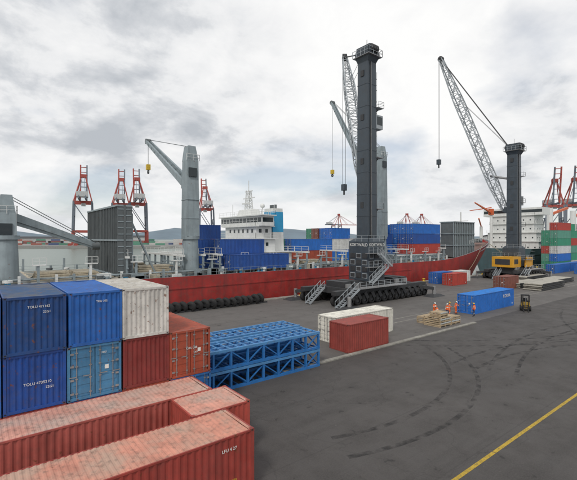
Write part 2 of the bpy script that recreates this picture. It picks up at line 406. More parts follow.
# ------------------------------------------------------------ far shore
HILL=mat('hazy_hill',(.15,.20,.24),.95,var=.15,scale=.004)  # aerial haze is put into the hill colour as a pale blue tint
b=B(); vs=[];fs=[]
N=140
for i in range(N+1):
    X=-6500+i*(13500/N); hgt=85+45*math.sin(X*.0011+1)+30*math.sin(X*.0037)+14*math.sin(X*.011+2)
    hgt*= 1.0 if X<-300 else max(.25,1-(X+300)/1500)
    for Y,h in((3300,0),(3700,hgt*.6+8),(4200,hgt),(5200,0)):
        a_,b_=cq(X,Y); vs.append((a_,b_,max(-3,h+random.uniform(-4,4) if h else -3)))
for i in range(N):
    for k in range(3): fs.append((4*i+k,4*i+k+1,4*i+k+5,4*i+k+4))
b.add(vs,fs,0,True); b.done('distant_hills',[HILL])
FQ=mat('far_quay_concrete',(.25,.25,.24),.9)
b=B(); pts=[cq(X,Y) for X,Y in((-1300,490),(900,490),(1500,1100),(-1900,1100))]
b.add([(x,y,1) for x,y in pts]+[(x,y,-4) for x,y in pts],[(0,1,2,3),(0,4,5,1),(1,5,6,2),(2,6,7,3),(3,7,4,0)]); b.done('far_quay',[FQ])
haze_mix=lambda c,f=.25:tuple(k*(1-f)+.35*f for k in c)  # blends grey distance haze into the far container colours
b=B(); dm=[mat('far_container_'+k,haze_mix(c)) for k,c in(('navy',navy),('rust_red',rustc),('green',(.04,.27,.16)),('grey',grey),('maroon',maroon))]
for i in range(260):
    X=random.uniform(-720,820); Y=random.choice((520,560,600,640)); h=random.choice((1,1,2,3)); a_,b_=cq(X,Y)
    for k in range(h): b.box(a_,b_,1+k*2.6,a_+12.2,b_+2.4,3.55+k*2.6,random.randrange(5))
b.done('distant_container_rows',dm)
b=B(); wh=mat('warehouse_cladding',(.5,.51,.5),.7)
for X,Y,w_,h in((-430,640,70,9),(-330,680,90,11),(-60,720,60,8),(350,680,80,12),(180,720,60,9)):
    a_,b_=cq(X,Y); b.box(a_,b_,1,a_+w_,b_+25,1+h,0)
    b.add([(a_-1,b_-1,1+h),(a_+w_+1,b_-1,1+h),(a_+w_+1,b_+12.5,4+h),(a_-1,b_+12.5,4+h),(a_-1,b_+26,1+h),(a_+w_+1,b_+26,1+h)],[(0,1,2,3),(3,2,5,4),(0,3,4),(1,5,2)],1)
    for q in range(int(w_/9)): b.box(a_+3+q*9,b_-.1,1,a_+8+q*9,b_-.02,5.5,1)
b.done('distant_warehouses',[wh,DARK])

SR=mat('sts_crane_red',(.36,.07,.055),.6,streak=.3); SB=mat('sts_crane_grey',(.15,.175,.21),.6,streak=.3); SH=mat('sts_crane_house',(.45,.46,.46),.6)
def sts(X,Y,rot,s=1.,raised=True):
    b=B(); g=10;wd=9
    for x in(-g,g):
        for y in(-wd,wd):
            b.beam((x,y,2),(x,y,14),2.,1.8,0); b.beam((x,y,14),(x*.9,y*.9,44),1.7,1.6,1)
            for k in(-2.5,2.5): b.box(x-.8,y+k-1.6,0,x+.8,y+k+1.6,2,0)
        b.beam((x,-wd,14),(x,wd,14),1.8,2.2,0); b.beam((x*.9,-wd*.9,43),(x*.9,wd*.9,43),1.6,2.4,0)
        b.beam((x,-wd,3),(x,wd,3),1.4,1.6,0); b.beam((x,-wd,15),(x*.9,wd*.9,42),.7,.7,1)
    for y in(-wd,wd):
        b.beam((-g,y,14),(g,y,14),1.5,2,0); b.beam((-g,y,14),(0,y*.9,30),.8,.8,1); b.beam((g,y,14),(0,y*.9,30),.8,.8,1)
        b.beam((-g*.9,y*.9,30),(g*.9,y*.9,30),1.,1.,1)
    for y in(-3,3):
        b.beam((-30,y,46),(g+2,y,46),1.4,2.,1)
        if raised:
            b.beam((g+2,y,46),(g+9,y,84),1.3,1.8,1 if y<0 else 0); b.beam((g*.9,y,72),(g+7,y,74),.5,.5,0)
        else:
            b.beam((g+2,y,46),(g+46,y,46),1.1,1.6,0); b.beam((g*.6,y*.3,70),(g+42,y,47),.4,.4,0); b.beam((g*.6,y*.3,70),(g+20,y,47),.4,.4,0)
        b.beam((g*.9,y*2.7,44),(g*.6,y*.6,71),1.2,1.2,0); b.beam((-g*.9,y*2.7,44),(g*.6,y*.6,71),.8,.8,0)
        b.beam((g*.6,y*.3,70),(-28,y,47),.45,.45,1)
    b.box(g*.6-2,-3,69,g*.6+2,3,72.5,0)
    for k in range(7):
        if raised: b.beam((g+3+k*1.1,-3,50+k*5.3),(g+3+k*1.1,3,50+k*5.3),.7,.7,0 if k>3 else 1)
    b.box(-26,-5,47,-14,5,52,2); b.box(4,-2,40,8,2,43.5,2)
    a_,b_=cq(X,Y); o=b.done('ship_to_shore_crane',[SR,SB,SH],(a_,b_,1),rot); o.scale=(s,s,s)
for X,Y,rt,s in((-172,335,77,.84),(-153,365,72,.86),(-149,395,77,.93),(-88,425,72,.86),(226,342,212,.78),(252,355,212,.82)):
    sts(X*1.52,Y*1.52,R(rt),s*1.5)
sts(178*1.1,610*1.1,R(0),.7,False); sts(204*1.1,620*1.1,R(0),.7,False); sts(72*1.1,600*1.1,R(-15),.68,False); sts(130*1.1,640*1.1,R(-10),.55,False)

# ------------------------------------------------------------ ships
def ship_hull(b,a0,a1,bc,hbm,zt,zb,bowlen,mhull=0,mdeck=1,mwl=2,rake=10,bulw=1.0):
    N=90; rows=[]
    L=a1-a0
    for i in range(N+1):
        t=i/N; row=[]
        at=a0+L*t
        s=max(0,min(1,(at-(a1-bowlen*1.25))/(bowlen*1.25))); top=zt+(zb-zt)*(s*s*(3-2*s))
        for k in range(7):
            f=k/6; z=-4+(top+4)*f
            aa=a0+(L-rake*(1-f))*t
            u=max(0,(aa-(a1-rake*(1-f)-bowlen))/bowlen); p=1.5+1.3*f
            hb=hbm*(1-min(1,u)**p)
            us=max(0,1-(aa-a0)/14); hb*= (1-.35*us*us*(1.1-f))
            row.append((aa,hb,z))
        rows.append(row)
    for sgn in(-1,1):
        vs=[(a,bc+sgn*hb,z) for r in rows for a,hb,z in r]
        b.add(vs,[(i*7+k,(i+1)*7+k,(i+1)*7+k+1,i*7+k+1) for i in range(N) for k in range(6)],mhull,True)
        vs=[(r[6][0],bc+sgn*r[6][1],r[6][2]) for r in rows]+[(r[6][0],bc+sgn*max(0,r[6][1]-.25),r[6][2]+.001) for r in rows]+[(r[6][0],bc+sgn*max(0,r[6][1]-.25),r[6][2]-bulw) for r in rows]
        n_=N+1
        b.add(vs,[(i,i+1,i+1+n_,i+n_) for i in range(N)]+[(i+n_,i+1+n_,i+1+2*n_,i+2*n_) for i in range(N)],mwl)
        for i in range(0,N-26):
            r0=rows[i][5];r1=rows[i+1][5]
            b.beam((r0[0],bc+sgn*(r0[1]+.04),r0[2]-.3),(r1[0],bc+sgn*(r1[1]+.04),r1[2]-.3),.12,.22,mhull)
    vs=[]
    for r in rows:
        a,hb,z=r[6]; h=max(0,hb-.25); vs+=[(a,bc-h,z-bulw),(a,bc+h,z-bulw)]
    b.add(vs,[(2*i,2*i+2,2*i+3,2*i+1) for i in range(N)],mdeck)
    r=rows[0]; b.add([(a,bc-h,z) for a,h,z in r]+[(a,bc+h,z) for a,h,z in r],[(k,k+1,k+8,k+7) for k in range(6)],mhull)
    return rows
HR=mat('ship_hull_red',(.33,.026,.022),.5,var=.25,streak=.7,rust=.35,scale=.4,dirt=.3)
DK=mat('ship_deck_paint',(.20,.12,.10),.8,var=.25,dirt=.4,scale=.5)
SG=mat('ship_grey',(.26,.31,.33),.6,var=.14,streak=.45,rust=.3,scale=.7)
SGD=mat('ship_dark_grey',(.11,.125,.13),.6,var=.18,streak=.3,rust=.2,scale=.7)
SW=mat('ship_white',(.70,.71,.69),.5,var=.06,streak=.25,rust=.06,scale=.6)
TAN=mat('hatch_timber',(.42,.37,.28),.8,var=.3,dirt=.4)
GL=mat('dark_glass',(.02,.03,.035),.15,var=.1)
FB=mat('funnel_blue',(.03,.30,.55),.5,var=.08)
YE=mat('crane_yellow',(.62,.42,.03),.55,var=.1,dirt=.2)
GW=mat('light_grey_paint',(.48,.50,.49),.55,var=.1,streak=.25)
b=B()
rows=ship_hull(b,-62,142,69,11.8,4.6,9.9,40)
SM=[HR,DK,SG,SW,SGD,TAN,GL,FB,STEEL,YE]
segs=[(-50,-24),(-20,-2),(5.5,15.5),(18.8,25.2),(30,41.4),(53,72.5),(78.5,100)]
for s0,s1 in segs:
    zt_=6.3 if s0==78.5 else 4.9
    b.box(s0,60.3,3.6,s1,77.7,zt_,2)
    xx=s0+.6
    while xx<s1: b.box(xx,60.05,3.6,xx+.12,60.3,zt_-.05,2); xx+=1.3
    b.box(s0,60.0,zt_-.25,s1,60.04,zt_-.08,3)
    if s0==78.5: continue
    open_=(s0 in(5.5,18.8))
    xx=s0
    k=0
    while xx<s1-.2:
        x1=min(s1,xx+3.1)
        b.box(xx+.05,60.2,4.9,x1-.05,77.8,5.0 if not open_ else 4.97,5 if (open_ or k%3==0) else 2)
        for y in range(61,78,3): b.box(xx+.3,y,5.0,x1-.3,y+.15,5.12,2 if open_ else 4)
        xx+=3.1;k+=1
for (x0,y0,lx,ly,k) in((6,62,4,3,3),(11,63,3,6,2),(19.3,62,5,2.4,4),(19.5,67,5,5,2),(21,74,3.5,3,3),(53.6,64,5,2.4,3)):
    for i in range(k):
        for j in range(int(ly/.5)): b.box(x0+random.uniform(0,.3),y0+j*.5,5.0+i*.3,x0+lx+random.uniform(-.3,.3),y0+j*.5+.42,5.25+i*.3,5)
for s in range(-48,101,2):
    if 25.5<s<30 or 73<s<78: continue
    hgt=6.9 if s%6==0 else 5.7
    b.box(s,58.6,3.6,s+.28,58.95,hgt,2 if s%4 else 3); b.beam((s+.15,58.8,hgt-.1),(s+.15,60.3,4.9),.14,.14,2)
    b.box(s,79.2,3.6,s+.3,79.6,hgt,2)
    if s%6==0: b.box(s-.5,58.5,hgt,s+1.0,59.3,hgt+.12,3); b.rail([(s-.5,58.5,hgt+.1),(s+1.0,58.5,hgt+.1)],.9,.05,3,.7)
for s in(17.2,25.6,29.2,32.3,51.5,62.5,84,100.8):
    for y in range(60,80,3): b.beam((s,y,3.6),(s,y,7.6),.28,.28,2)
    b.beam((s,59.5,7.6),(s,79,7.6),.5,.3,3); b.beam((s,59.5,6.0),(s,79,6.0),.25,.2,2)
    b.rail([(s,59.5,7.7),(s,79,7.7)],1.0,.05,3,2.0)
b.rail([(-60,57.5,4.6),(90,57.5,4.6)],.9,.04,2,1.6); b.rail([(-60,80.4,4.6),(90,80.4,4.6)],1.0,.04,2,2)
b.cyl((-50,59.2,5.2),(100,59.2,5.2),.12,n=6,m=2); b.cyl((-50,59.35,4.9),(100,59.35,4.9),.09,n=6,m=5)
for i in range(60):
    a_=random.uniform(-40,100); y=random.choice((57.9,58.1,59.4,78.6)); r=random.uniform(.15,.35)
    b.cyl((a_,y,3.6),(a_,y,4.7+r),r,n=8,m=random.choice((3,4,2,7))); b.cyl((a_,y,4.7+r),(a_,y,5.0+r),r*1.6,n=8,m=random.choice((3,4,2)))
for i in range(26):
    a_=random.uniform(5,98); l_=random.uniform(.6,2.2); h_=random.uniform(.8,2.0)
    b.box(a_,57.9,3.6,a_+l_,58.55,3.6+h_,random.choice((3,2,5,4,3,2)))
b.beam((63,56.9,4.7),(70,56.6,.5),.9,.12,8); b.rail([(63,56.5,4.7),(70,56.2,.5)],1,.05,3,1)
def tier(a0,a1,y0,y1,z0,z1,m=3,win=True,ws=.6):
    b.box(a0,y0,z0,a1,y1,z1,m); b.box(a0-.5,y0-.5,z1,a1+.5,y1+.5,z1+.15,m)
    if win:
        y=y0+1
        while y<y1-1: b.box(a0-.03,y,z0+1.1,a0-.005,y+ws,z0+1.1+ws*1.15,6); y+=1.7 if ws>.5 else 2.4
        x=a0+.7
        while x<a1-1: b.box(x,y0-.03,z0+1.1,x+ws,y0-.005,z0+1.1+ws*1.15,6); x+=1.5 if ws>.5 else 2.4
    b.rail([(a0-.4,y1+.4,z1+.15),(a0-.4,y0-.4,z1+.15),(a1+.4,y0-.4,z1+.15)],1,.05,3,1.5)
tier(42,50,63,78,4.9,7.6); tier(42.2,46.6,64,77,7.75,10.2); tier(42.5,46.2,64.6,76.5,10.35,12.6)
b.box(42.8,63.0,12.75,45.6,79,14.7,3); b.box(42.4,62.6,14.7,46.0,79.4,14.9,3)
b.box(42.77,63.2,13.5,42.795,78.8,14.35,6); b.box(43,62.97,13.5,45.4,62.995,14.35,6)
for i in range(1,12): b.box(42.74,63+i*1.35,13.45,42.765,63.1+i*1.35,14.4,3)
b.rail([(42.5,79.2,14.9),(42.5,62.8,14.9),(45.9,62.8,14.9),(45.9,79.2,14.9)],.9,.04,3,1.5)
b.frus(43.2,67,45.4,73,14.9,43.5,67.5,45.2,72.5,16.2,3)
b.lattice((44.3,70,16.2),(44.3,70,20.2),1.2,.7,6,.12,3); b.beam((44.3,67.8,18.6),(44.3,72.2,18.6),.15,.15,3); b.beam((44.3,68.6,20),(44.3,71.4,20),.15,.15,3)
b.box(43.5,68.6,17.3,43.7,71.4,17.6,3); b.cyl((44.3,70,20.2),(44.3,70,22.2),.08,n=6,m=3); b.cyl((45,66,14.9),(45,66,16.4),.1,n=6,m=3); b.lathe((45,66,16.8),(0,0,1),[(.01,-.5),(.4,-.3),(.5,0),(.36,.36),(.01,.5)],10,3)
b.cyl((44,76,14.9),(44,76,17.6),.07,n=6,m=3)
b.frus(46.8,65,49.6,68.4,7.6,47,65.2,49.4,68.2,16.4,3); b.frus(46.86,65.06,49.5,68.3,11.6,46.94,65.12,49.44,68.24,15.7,7)
for y in(66,67,67.6): b.cyl((48.2,y,16.4),(48.2,y,17.2),.25,n=8,m=4)
def folded(a0,a1,y0,y1,z0,z1):
    b.box(a0+.25,y0,z0,a1-.25,y1,z1,4)
    y=y0
    while y<y1: b.box(a0,y,z0,a0+.25,y+.16,z1,4); b.box(a1-.25,y,z0,a1,y+.16,z1,4); y+=.95
    for z in(z0,z0+(z1-z0)*.5-.1,z1-.25): b.box(a0-.06,y0-.05,z,a1+.06,y1+.05,z+.25,2)
    b.box((a0+a1)/2-.15,y0-.09,z0,(a0+a1)/2+.15,y0-.002,z1,4)
    z=z0+.6
    while z<z1: b.box(a0+.1,y0-.07,z,a1-.1,y0-.003,z+.12,2); z+=.9
folded(15.9,18.0,60.2,79.5,4.9,15.2)
b.beam((18.1,60.5,5),(18.1,60.5,14),.2,.2,2); b.beam((17.9,62,14),(22,62,5),.25,.25,2)
b.box(106.5,60.5,5,118,64.5,15,4)
for i in range(13): b.box(106.4+i*.95,60.3,5,106.55+i*.95,60.5,15,2)
for z in(8.3,11.6,15): b.box(106.3,60.25,z-.15,118.2,64.7,z+.1,2)
def deckcrane(a,y,zt,tip,root,wcol=2,drop=5.2,hw=.95):
    b.cyl((a,y,3.6),(a,y,10.2),1.45,1.2,n=18,m=wcol); b.cyl((a,y,10.2),(a,y,10.7),1.45,n=18,m=wcol)
    b.frus(a-hw*1.1,y-1.2,a+hw*1.1,y+1.2,10.7,a-hw,y-1.0,a+hw,y+1.0,zt-2.4,wcol)
    b.frus(a-hw,y-1.0,a+hw,y+1.1,zt-2.4,a-.6,y-.7,a+.6,y+1.1,zt,wcol)
    b.box(a-hw*.8,y-1.3,zt-5.0,a+hw*.6,y-1.05,zt-3.6,6); b.rail([(a-1.1,y-1.1,zt-2.4),(a+1.1,y-1.1,zt-2.4),(a+1.1,y+1.1,zt-2.4)],1,.05,3,1)
    for z in(13.5,16.5): 
        if z<zt-4: b.box(a-hw*1.12,y-1.22,z,a+hw*1.12,y+1.2,z+.1,wcol)
    for s in(-.2,.2): b.beam((a+hw+.15,y+s,4),(a+hw+.1,y+s,zt-2.4),.05,.05,3)
    b.box(a-hw,y+1.0,root-1,a+hw,y+1.5,root+.8,wcol)
    rt=Vector((a,y+1.4,root)); tp=Vector(tip)
    for s in(-.75,.75):
        b.beam(rt+Vector((s,0,0)),tp+Vector((s*.5,0,0)),.42,1.0,2,.35,.6)
    for i in range(1,10):
        c=rt.lerp(tp,i/10); b.beam(c+Vector((-.75,0,0)),c+Vector((.75,0,0)),.25,.3,2)
    b.cyl(tp+Vector((-.5,0,0)),tp+Vector((.5,0,0)),.55,n=12,m=4)
    for s in(-.3,.3): b.cyl((a+s,y+.3,zt),tp+Vector((s,0,.4)),.05,n=5,m=4)
    b.cyl(tp,tp-Vector((0,0,drop)),.05,n=5,m=4)
    return tp-Vector((0,0,drop))
h1=deckcrane(27.4,60.9,25.2,(27.4,81,29.8),19.5,drop=4.6)
h2=deckcrane(75.6,61.2,32.0,(75.6,77.6,46.7),21,drop=18)
for h in(h1,h2):
    b.box(h.x-.35,h.y-.4,h.z-1.1,h.x+.35,h.y+.4,h.z,9); b.lathe(h-Vector((0,0,1.5)),(1,0,0),[(.15,-.1),(.4,-.1),(.4,.1),(.15,.1)],10,4)
h3=deckcrane(3.0,61.4,15.8,(14,64.5,9.2),13.2,drop=1)
b.cyl((126,69,9),(126,69,19),.3,.18,n=8,m=3); b.beam((126,66.5,16),(126,71.5,16),.15,.15,3); b.lattice((124,69,9),(126,69,14),.8,.4,5,.1,3)
for y in(65,73): b.box(128,y-1,8.9,130.5,y+1,10.1,4); b.cyl((129,y-1.4,9.8),(129,y+1.4,9.8),.5,n=10,m=2)
b.rail([(112,58.6,8.7),(124,60.5,9.6),(133,63.5,9.9),(141,68.5,9.9)],1,.05,3,1.5)
ship=b.done('cargo_ship',SM)
def sc_(x,y,z,L,c,k):
    o=container('deck_container',x,y,z,L,'x',c,k,plates=False,rust=.1); o.parent=ship
rest=[((.04,.27,.16),'green'),((.02,.14,.48),'bright_blue'),(rustc,'rust_red'),((.6,.6,.58),'white'),((.20,.07,.05),'brown'),((.02,.14,.48),'bright_blue'),((.42,.05,.035),'red')]
SBL=((.013,.075,.31),'ship_blue')
sc_(33.2,58.0,5.0,L40,*SBL)
for zz in(5.0,7.6): sc_(32.6,60.6,zz,9.125,*SBL)
for zz in(5.0,7.6,10.2): sc_(29.5 if zz>10 else 30.5,65.8,zz,L20,*SBL)
for zz in(5.,7.6): sc_(36.8,65.8,zz,4.6,*SBL)
for j,yy in enumerate((68,70.5,73,75.5)):
    for k in range(3):
        c,kk=rest[(j*3+k*2+1)%7]; sc_(66.6 if j%2 else 66.2,yy,5.0+2.6*k,L40 if k<2 else L20,c,kk)
        if k<2: c,kk=rest[(j*2+k*3+2)%7]; sc_(54,yy,5.0+2.6*k,L40,c,kk)
for j,yy in enumerate((60.4,62.9,65.4,70,73)):
    for k in range(3):
        c,kk=[((.015,.14,.48),'bright_blue'),((.42,.05,.035),'red'),SBL][(k+(1 if j==0 else j))%3]
        if k==2: c,kk=(.015,.14,.48),'bright_blue'
        sc_(87.4,yy,6.3+2.6*k,L40,c,kk)
for yy in(66,68.5): sc_(80.2,yy,6.3,L20,(.02,.14,.48),'bright_blue'); sc_(80.2,yy,8.9,L20,*SBL)

b=B(); HG=mat('ship_hull_dark',(.05,.09,.10),.55,streak=.4,rust=.2,scale=.4); OR=mat('crane_orange',(.62,.13,.04),.55,dirt=.2)
ship_hull(b,156,330,70,11.5,6.5,11,35)
tier(165,178,60,80,5.5,9,ws=.45); tier(165.5,177,61,79,9.15,12.4,ws=.45); tier(166,176,62,78,12.55,15.8,ws=.45); tier(166,175,62,78,15.95,19,ws=.45)
b.box(166,59,19.15,173,81,22,3); b.box(165.97,59.2,20.2,165.99,80.8,21.3,6); b.lattice((169,70,22),(169,70,29),1.4,.8,6,.14,3)
b.frus(178,66,184,74,5.5,179,67,183,73,22,9); b.box(190,61,5.5,320,79,7.6,2)
b.cyl((162,76,5.5),(162,76,20),.6,.5,n=12,m=3); b.beam((162,76,20.5),(147,75,23.6),.7,.7,9,.35,.35); b.beam((162,76,22.5),(151,79,21),.4,.4,9,.25,.25); b.box(161.3,75.2,19.5,162.7,76.8,22,9)
b.cyl((160,79,5.5),(160,79,15),.6,n=10,m=3); b.beam((160,79,15),(154,77,18),.4,.4,9)
for a_ in(205,235,265): b.cyl((a_,70,5.5),(a_,70,24),1.3,n=12,m=3); b.beam((a_,70,21),(a_+22,70,25),1,1,9)
b.done('cargo_ship',[HG,DK,SG,SW,SGD,TAN,GL,FB,STEEL,OR])

# ------------------------------------------------------------ mobile harbour cranes
CG=mat('crane_slate_grey',(.048,.064,.080),.42,var=.2,streak=.4,dirt=.2,scale=.6); CL=mat('crane_light_grey',(.34,.37,.39),.5,var=.1,streak=.2)
CA=mat('crane_amber',(.62,.31,.02),.5,var=.1,dirt=.25)
def stairs(b,p,q,wd,m,mr):
    p=Vector(p);q=Vector(q); d=q-p; side=Vector((-d.y,d.x,0)).normalized()*wd/2
    for s in(-1,1):
        b.beam(p+side*s,q+side*s,.08,.3,m); b.beam(p+side*s+Vector((0,0,1)),q+side*s+Vector((0,0,1)),.06,.06,mr)
        for i in range(6): c=p.lerp(q,i/5)+side*s; b.beam(c,c+Vector((0,0,1)),.05,.05,mr)
    k=int(d.z/.22)
    for i in range(k): c=p.lerp(q,(i+.5)/k); b.beam(c-side,c+side,.28,.04,m)
def harbour_crane(loc,H,tip,root,body,base,clen,tw=1.35,hh=10.,hx=2.7,hy0=-2.4,hy1=2.4,cabz=None,boomr=.2,grid=False):
    b=B(); MS=[body,base,BLACK,CL,GL,STEEL,DARK,WHITE]
    h2=clen/2
    for y in(-3.6,3.6):
        b.box(-h2,y-.55,1.75,h2,y+.55,2.4,6)
        k=int(clen/1.6)
        for i in range(k):
            x=-h2+.95+i*(clen-1.9)/(k-1)
            b.box(x-.3,y-.25,.7,x+.3,y+.25,1.8,6)
            for dy in(-.75,.75): b.wheel((x,y+dy,.78),(0,1,0),.78,.6,2,6,16)
            b.beam((x,y-1.0,1.9),(x+.5,y-1.15,1.0),.25,.5,6)
    b.box(-h2*.75,-3.0,1.5,h2*.75,3.0,2.5,6); b.box(-2.9,-3.0,2.5,2.9,3.0,2.9,6)
    for x in(-h2*.62,-h2*.42,h2*.45,h2*.65): b.box(x-.8,-2.2,2.5,x+.8,1.8,3.4,6); b.box(x-.5,-2.6,2.42,x+.5,-2.25,3.1,5)
    for sx in(-1,1):
        for sy in(-1,1):
            b.beam((sx*h2*.72,sy*2,1.9),(sx*(h2-.6),sy*6.2,1.4),.8,.7,6,.6,.5)
            b.cyl((sx*(h2-.6),sy*6.2,.3),(sx*(h2-.6),sy*6.2,1.8),.3,n=12,m=5)
            b.frus(sx*(h2-.6)-1.9,sy*6.2-1.1,sx*(h2-.6)+1.9,sy*6.2+1.1,0.01,sx*(h2-.6)-1.1,sy*6.2-.6,sx*(h2-.6)+1.1,sy*6.2+.6,.4,6)
    stairs(b,(-h2-.8,-5.2,.1),(-h2+3.4,-5.2,2.7),1.0,3,3); b.box(-h2+3.4,-5.7,2.6,3.5,-4.2,2.7,5); b.rail([(-h2+3.4,-5.7,2.7),(3.5,-5.7,2.7)],1,.05,3,1.3)
    stairs(b,(-h2-1.2,1.0,.1),(-h2+2.0,1.0,2.5),1.0,3,3)
    b.cyl((0,0,2.5),(0,0,3.2),2.1,n=24,m=6)
    t=b
    t.box(-hx,hy0,3.2,hx,hy1,hh-.6,0); t.frus(-hx,hy0,hx,hy1,hh-.6,-tw*1.1,-tw*1.1,tw*1.1,tw*1.1,hh,0)
    if grid:
        # framed service panels in a light grid on both visible faces
        for r_ in range(4):
            for q in range(3):
                z=3.6+r_*1.12; x=-hx+.25+q*(2*hx-.4)/3; wq=(2*hx-.4)/3-.22
                t.box(x,hy0-.05,z,x+wq,hy0-.004,z+.85,3 if (r_+q)%2 else 6); t.box(x+.08,hy0-.07,z+.1,x+wq-.08,hy0-.052,z+.75,6)
                y=hy0+.25+q*(hy1-hy0-.4)/3; wy=(hy1-hy0-.4)/3-.22
                t.box(-hx-.05,y,z,-hx-.004,y+wy,z+.85,3 if (r_+q+1)%2 else 6); t.box(-hx-.07,y+.08,z+.1,-hx-.052,y+wy-.08,z+.75,6)
        for s in range(2): t.rail([(-hx-.9,hy0-.9,5.6+2.3*s),(hx+.6,hy0-.9,5.6+2.3*s)],1,.05,3,1.1); t.box(-hx-.9,hy0-.95,5.5+2.3*s,hx+.6,hy0-.1,5.58+2.3*s,5)
        stairs(b,(-hx-.9,hy0-1.3,3.0),(hx-1,hy0-1.3,5.5),.7,3,3); stairs(b,(hx,hy0-1.3,5.6),(-hx+1.2,hy0-1.3,7.8),.7,3,3)
    else:
        t.box(-hx*.8,hy0-1.3,3.4,hx*.9,hy0-.002,hh-3.6,0)
        for z in [3.6+.75*i for i in range(int((hh-4.2)/.75))]: t.box(-hx-.05,hy0+.2,z,-hx-.002,hy1-.2,z+.08,6)
        for k in range(3): t.box(-hx*.65+k*hx*.5,hy0-1.34,4.2,-hx*.65+k*hx*.5+.9,hy0-1.305,hh-4.4,6)
        t.box(-hx-.8,hy0-1.9,hh-3.5,hx+.8,hy0-1.32,hh-3.4,5); t.rail([(-hx-.8,hy0,hh-3.4),(-hx-.8,hy0-1.9,hh-3.4),(hx+.8,hy0-1.9,hh-3.4),(hx+.8,hy1,hh-3.4)],1,.05,3,1.2)
    t.rail([(-hx,hy1,hh-.6),(-hx,hy0,hh-.6),(hx,hy0,hh-.6),(hx,hy1,hh-.6)],1,.05,3,1.2)
    t.frus(-tw,-tw,tw,tw,hh,-tw*.9,-tw*.9,tw*.9,tw*.9,H-3,0)
    for i in range(1,8):
        z=hh+(H-3-hh)*i/8; k=tw*(1-.1*i/8)+.04; t.box(-k,-k,z-.07,k,k,z+.07,0)
    for i in range(8):
        z=hh+(H-3-hh)*(i+.5)/8; t.box(-tw-.02,-.35,z-.5,-tw*.9,.35,z+.5,6) if i%2 else None
    t.beam((-.5,-tw-.08,hh),(-.45,-tw*.9-.08,H-3),.12,.12,6); t.beam((-.2,-tw-.06,hh),(-.18,-tw*.9-.06,H-3),.07,.07,5)
    for s in(-.25,.25): t.beam((tw+.35,s,hh),(tw+.2,s,H-3),.07,.07,5)
    z=hh
    while z<H-3:
        t.box(tw+.17,-.25,z,tw+.4,.25,z+.04,5); z+=.9
    for i in range(int((H-hh-4)/2)):
        z=hh+2+i*2; t.beam((tw+.3,-.4,z),(tw+1.0,-.4,z),.05,.05,5); t.beam((tw+1.0,-.4,z),(tw+1.0,.4,z),.05,.05,5); t.beam((tw+.3,.4,z),(tw+1.0,.4,z),.05,.05,5)
    for s in(-.4,.4): t.beam((tw+1.0,s,hh+2),(tw+.95,s,H-4),.05,.05,5)
    for z in(hh+5,hh+(H-hh)*.42,hh+(H-hh)*.68):
        t.box(tw+.0,-tw-.3,z,tw+1.5,tw*.6,z+.1,5); t.rail([(tw+.1,-tw-.3,z+.1),(tw+1.5,-tw-.3,z+.1),(tw+1.5,tw*.6,z+.1)],1,.05,3,1.)
        t.beam((tw,0,z-1.2),(tw+1.3,-tw*.3,z),.12,.12,0)
    zc=cabz if cabz else root+1.0
    t.box(tw+.05,-1.0,zc,tw+1.9,1.2,zc+2.4,3); t.box(tw+.3,-1.03,zc+.7,tw+1.7,-1.005,zc+2.1,4); t.box(tw+.2,1.205,zc+.3,tw+1.8,1.23,zc+2.2,4); t.box(tw+1.905,-.8,zc+.7,tw+1.93,1.0,zc+2.1,4)
    t.frus(-tw*.9,-tw*.9,tw*.9,tw*.9,H-3,-tw*1.15,-tw*1.35,tw*1.15,tw*1.2,H-2.0,0); t.box(-tw*1.15,-tw*1.35,H-2.0,tw*1.15,tw*1.2,H-1.3,0)
    for x in(-.6,0,.6): t.lathe((x,tw*1.0,H-.9),(1,0,0),[(.2,-.12),(.8,-.12),(.7,0),(.8,.12),(.2,.12)],14,6); t.lathe((x,-tw*1.1,H-.9),(1,0,0),[(.2,-.12),(.8,-.12),(.7,0),(.8,.12),(.2,.12)],14,6)
    for x in(-1,1): t.box(x*tw*.8-.08,-tw*1.3,H-1.3,x*tw*.8+.08,tw*1.2,H-.2,0)
    k=tw*1.45; t.box(-k,-tw*1.6,H-2.1,k,tw*1.4,H-2.01,5); t.rail([(-k,tw*1.4,H-2),(-k,-tw*1.6,H-2),(k,-tw*1.6,H-2),(k,tw*1.4,H-2)],1.1,.06,3,.9)
    t.cyl((0,0,H-1),(0,0,H+1.2),.05,n=5,m=5)
    tp=Vector(tip)-Vector(loc); d=Vector((tp.x,tp.y,0)).normalized(); rt=d*(tw+1.0)+Vector((0,0,root))
    b.lattice(rt,tp,1.2,.9,22,boomr,3,boomr*.55,wm=2.1)
    b.beam(d*tw*.5+Vector((0,0,root-.8)),rt,1.6,1.4,0)
    b.cyl(d*tw+Vector((0,0,root+8 if root+8<H-4 else root+5)),rt.lerp(tp,.2),.3,n=8,m=5)
    sd=Vector((-d.y,d.x,0))
    b.lathe(tp,sd,[(.2,-.5),(.8,-.5),(.8,.5),(.2,.5)],14,6)
    top=Vector((0,0,H-.6))
    for s in(-.5,-.2,.2,.5): b.cyl(top+sd*s+d*tw,tp+sd*s,.045,n=5,m=6)
    for s,q in((-.4,.72),(.4,.72)): b.cyl(top+sd*s+d*tw,rt.lerp(tp,q)+sd*s,.04,n=5,m=6)
    for s in(-.35,.35): b.cyl(tp+sd*s+d*.6,Vector((tp.x,tp.y,0))+sd*s+d*.6+Vector((0,0,tp.z-30)),.05,n=5,m=6)
    hk=Vector((tp.x,tp.y,tp.z-30))+d*.6
    b.box(hk.x-.5,hk.y-.5,hk.z-1.5,hk.x+.5,hk.y+.5,hk.z,0); b.cyl(hk-Vector((0,0,1.5)),hk-Vector((0,0,2.5)),.2,n=8,m=6)
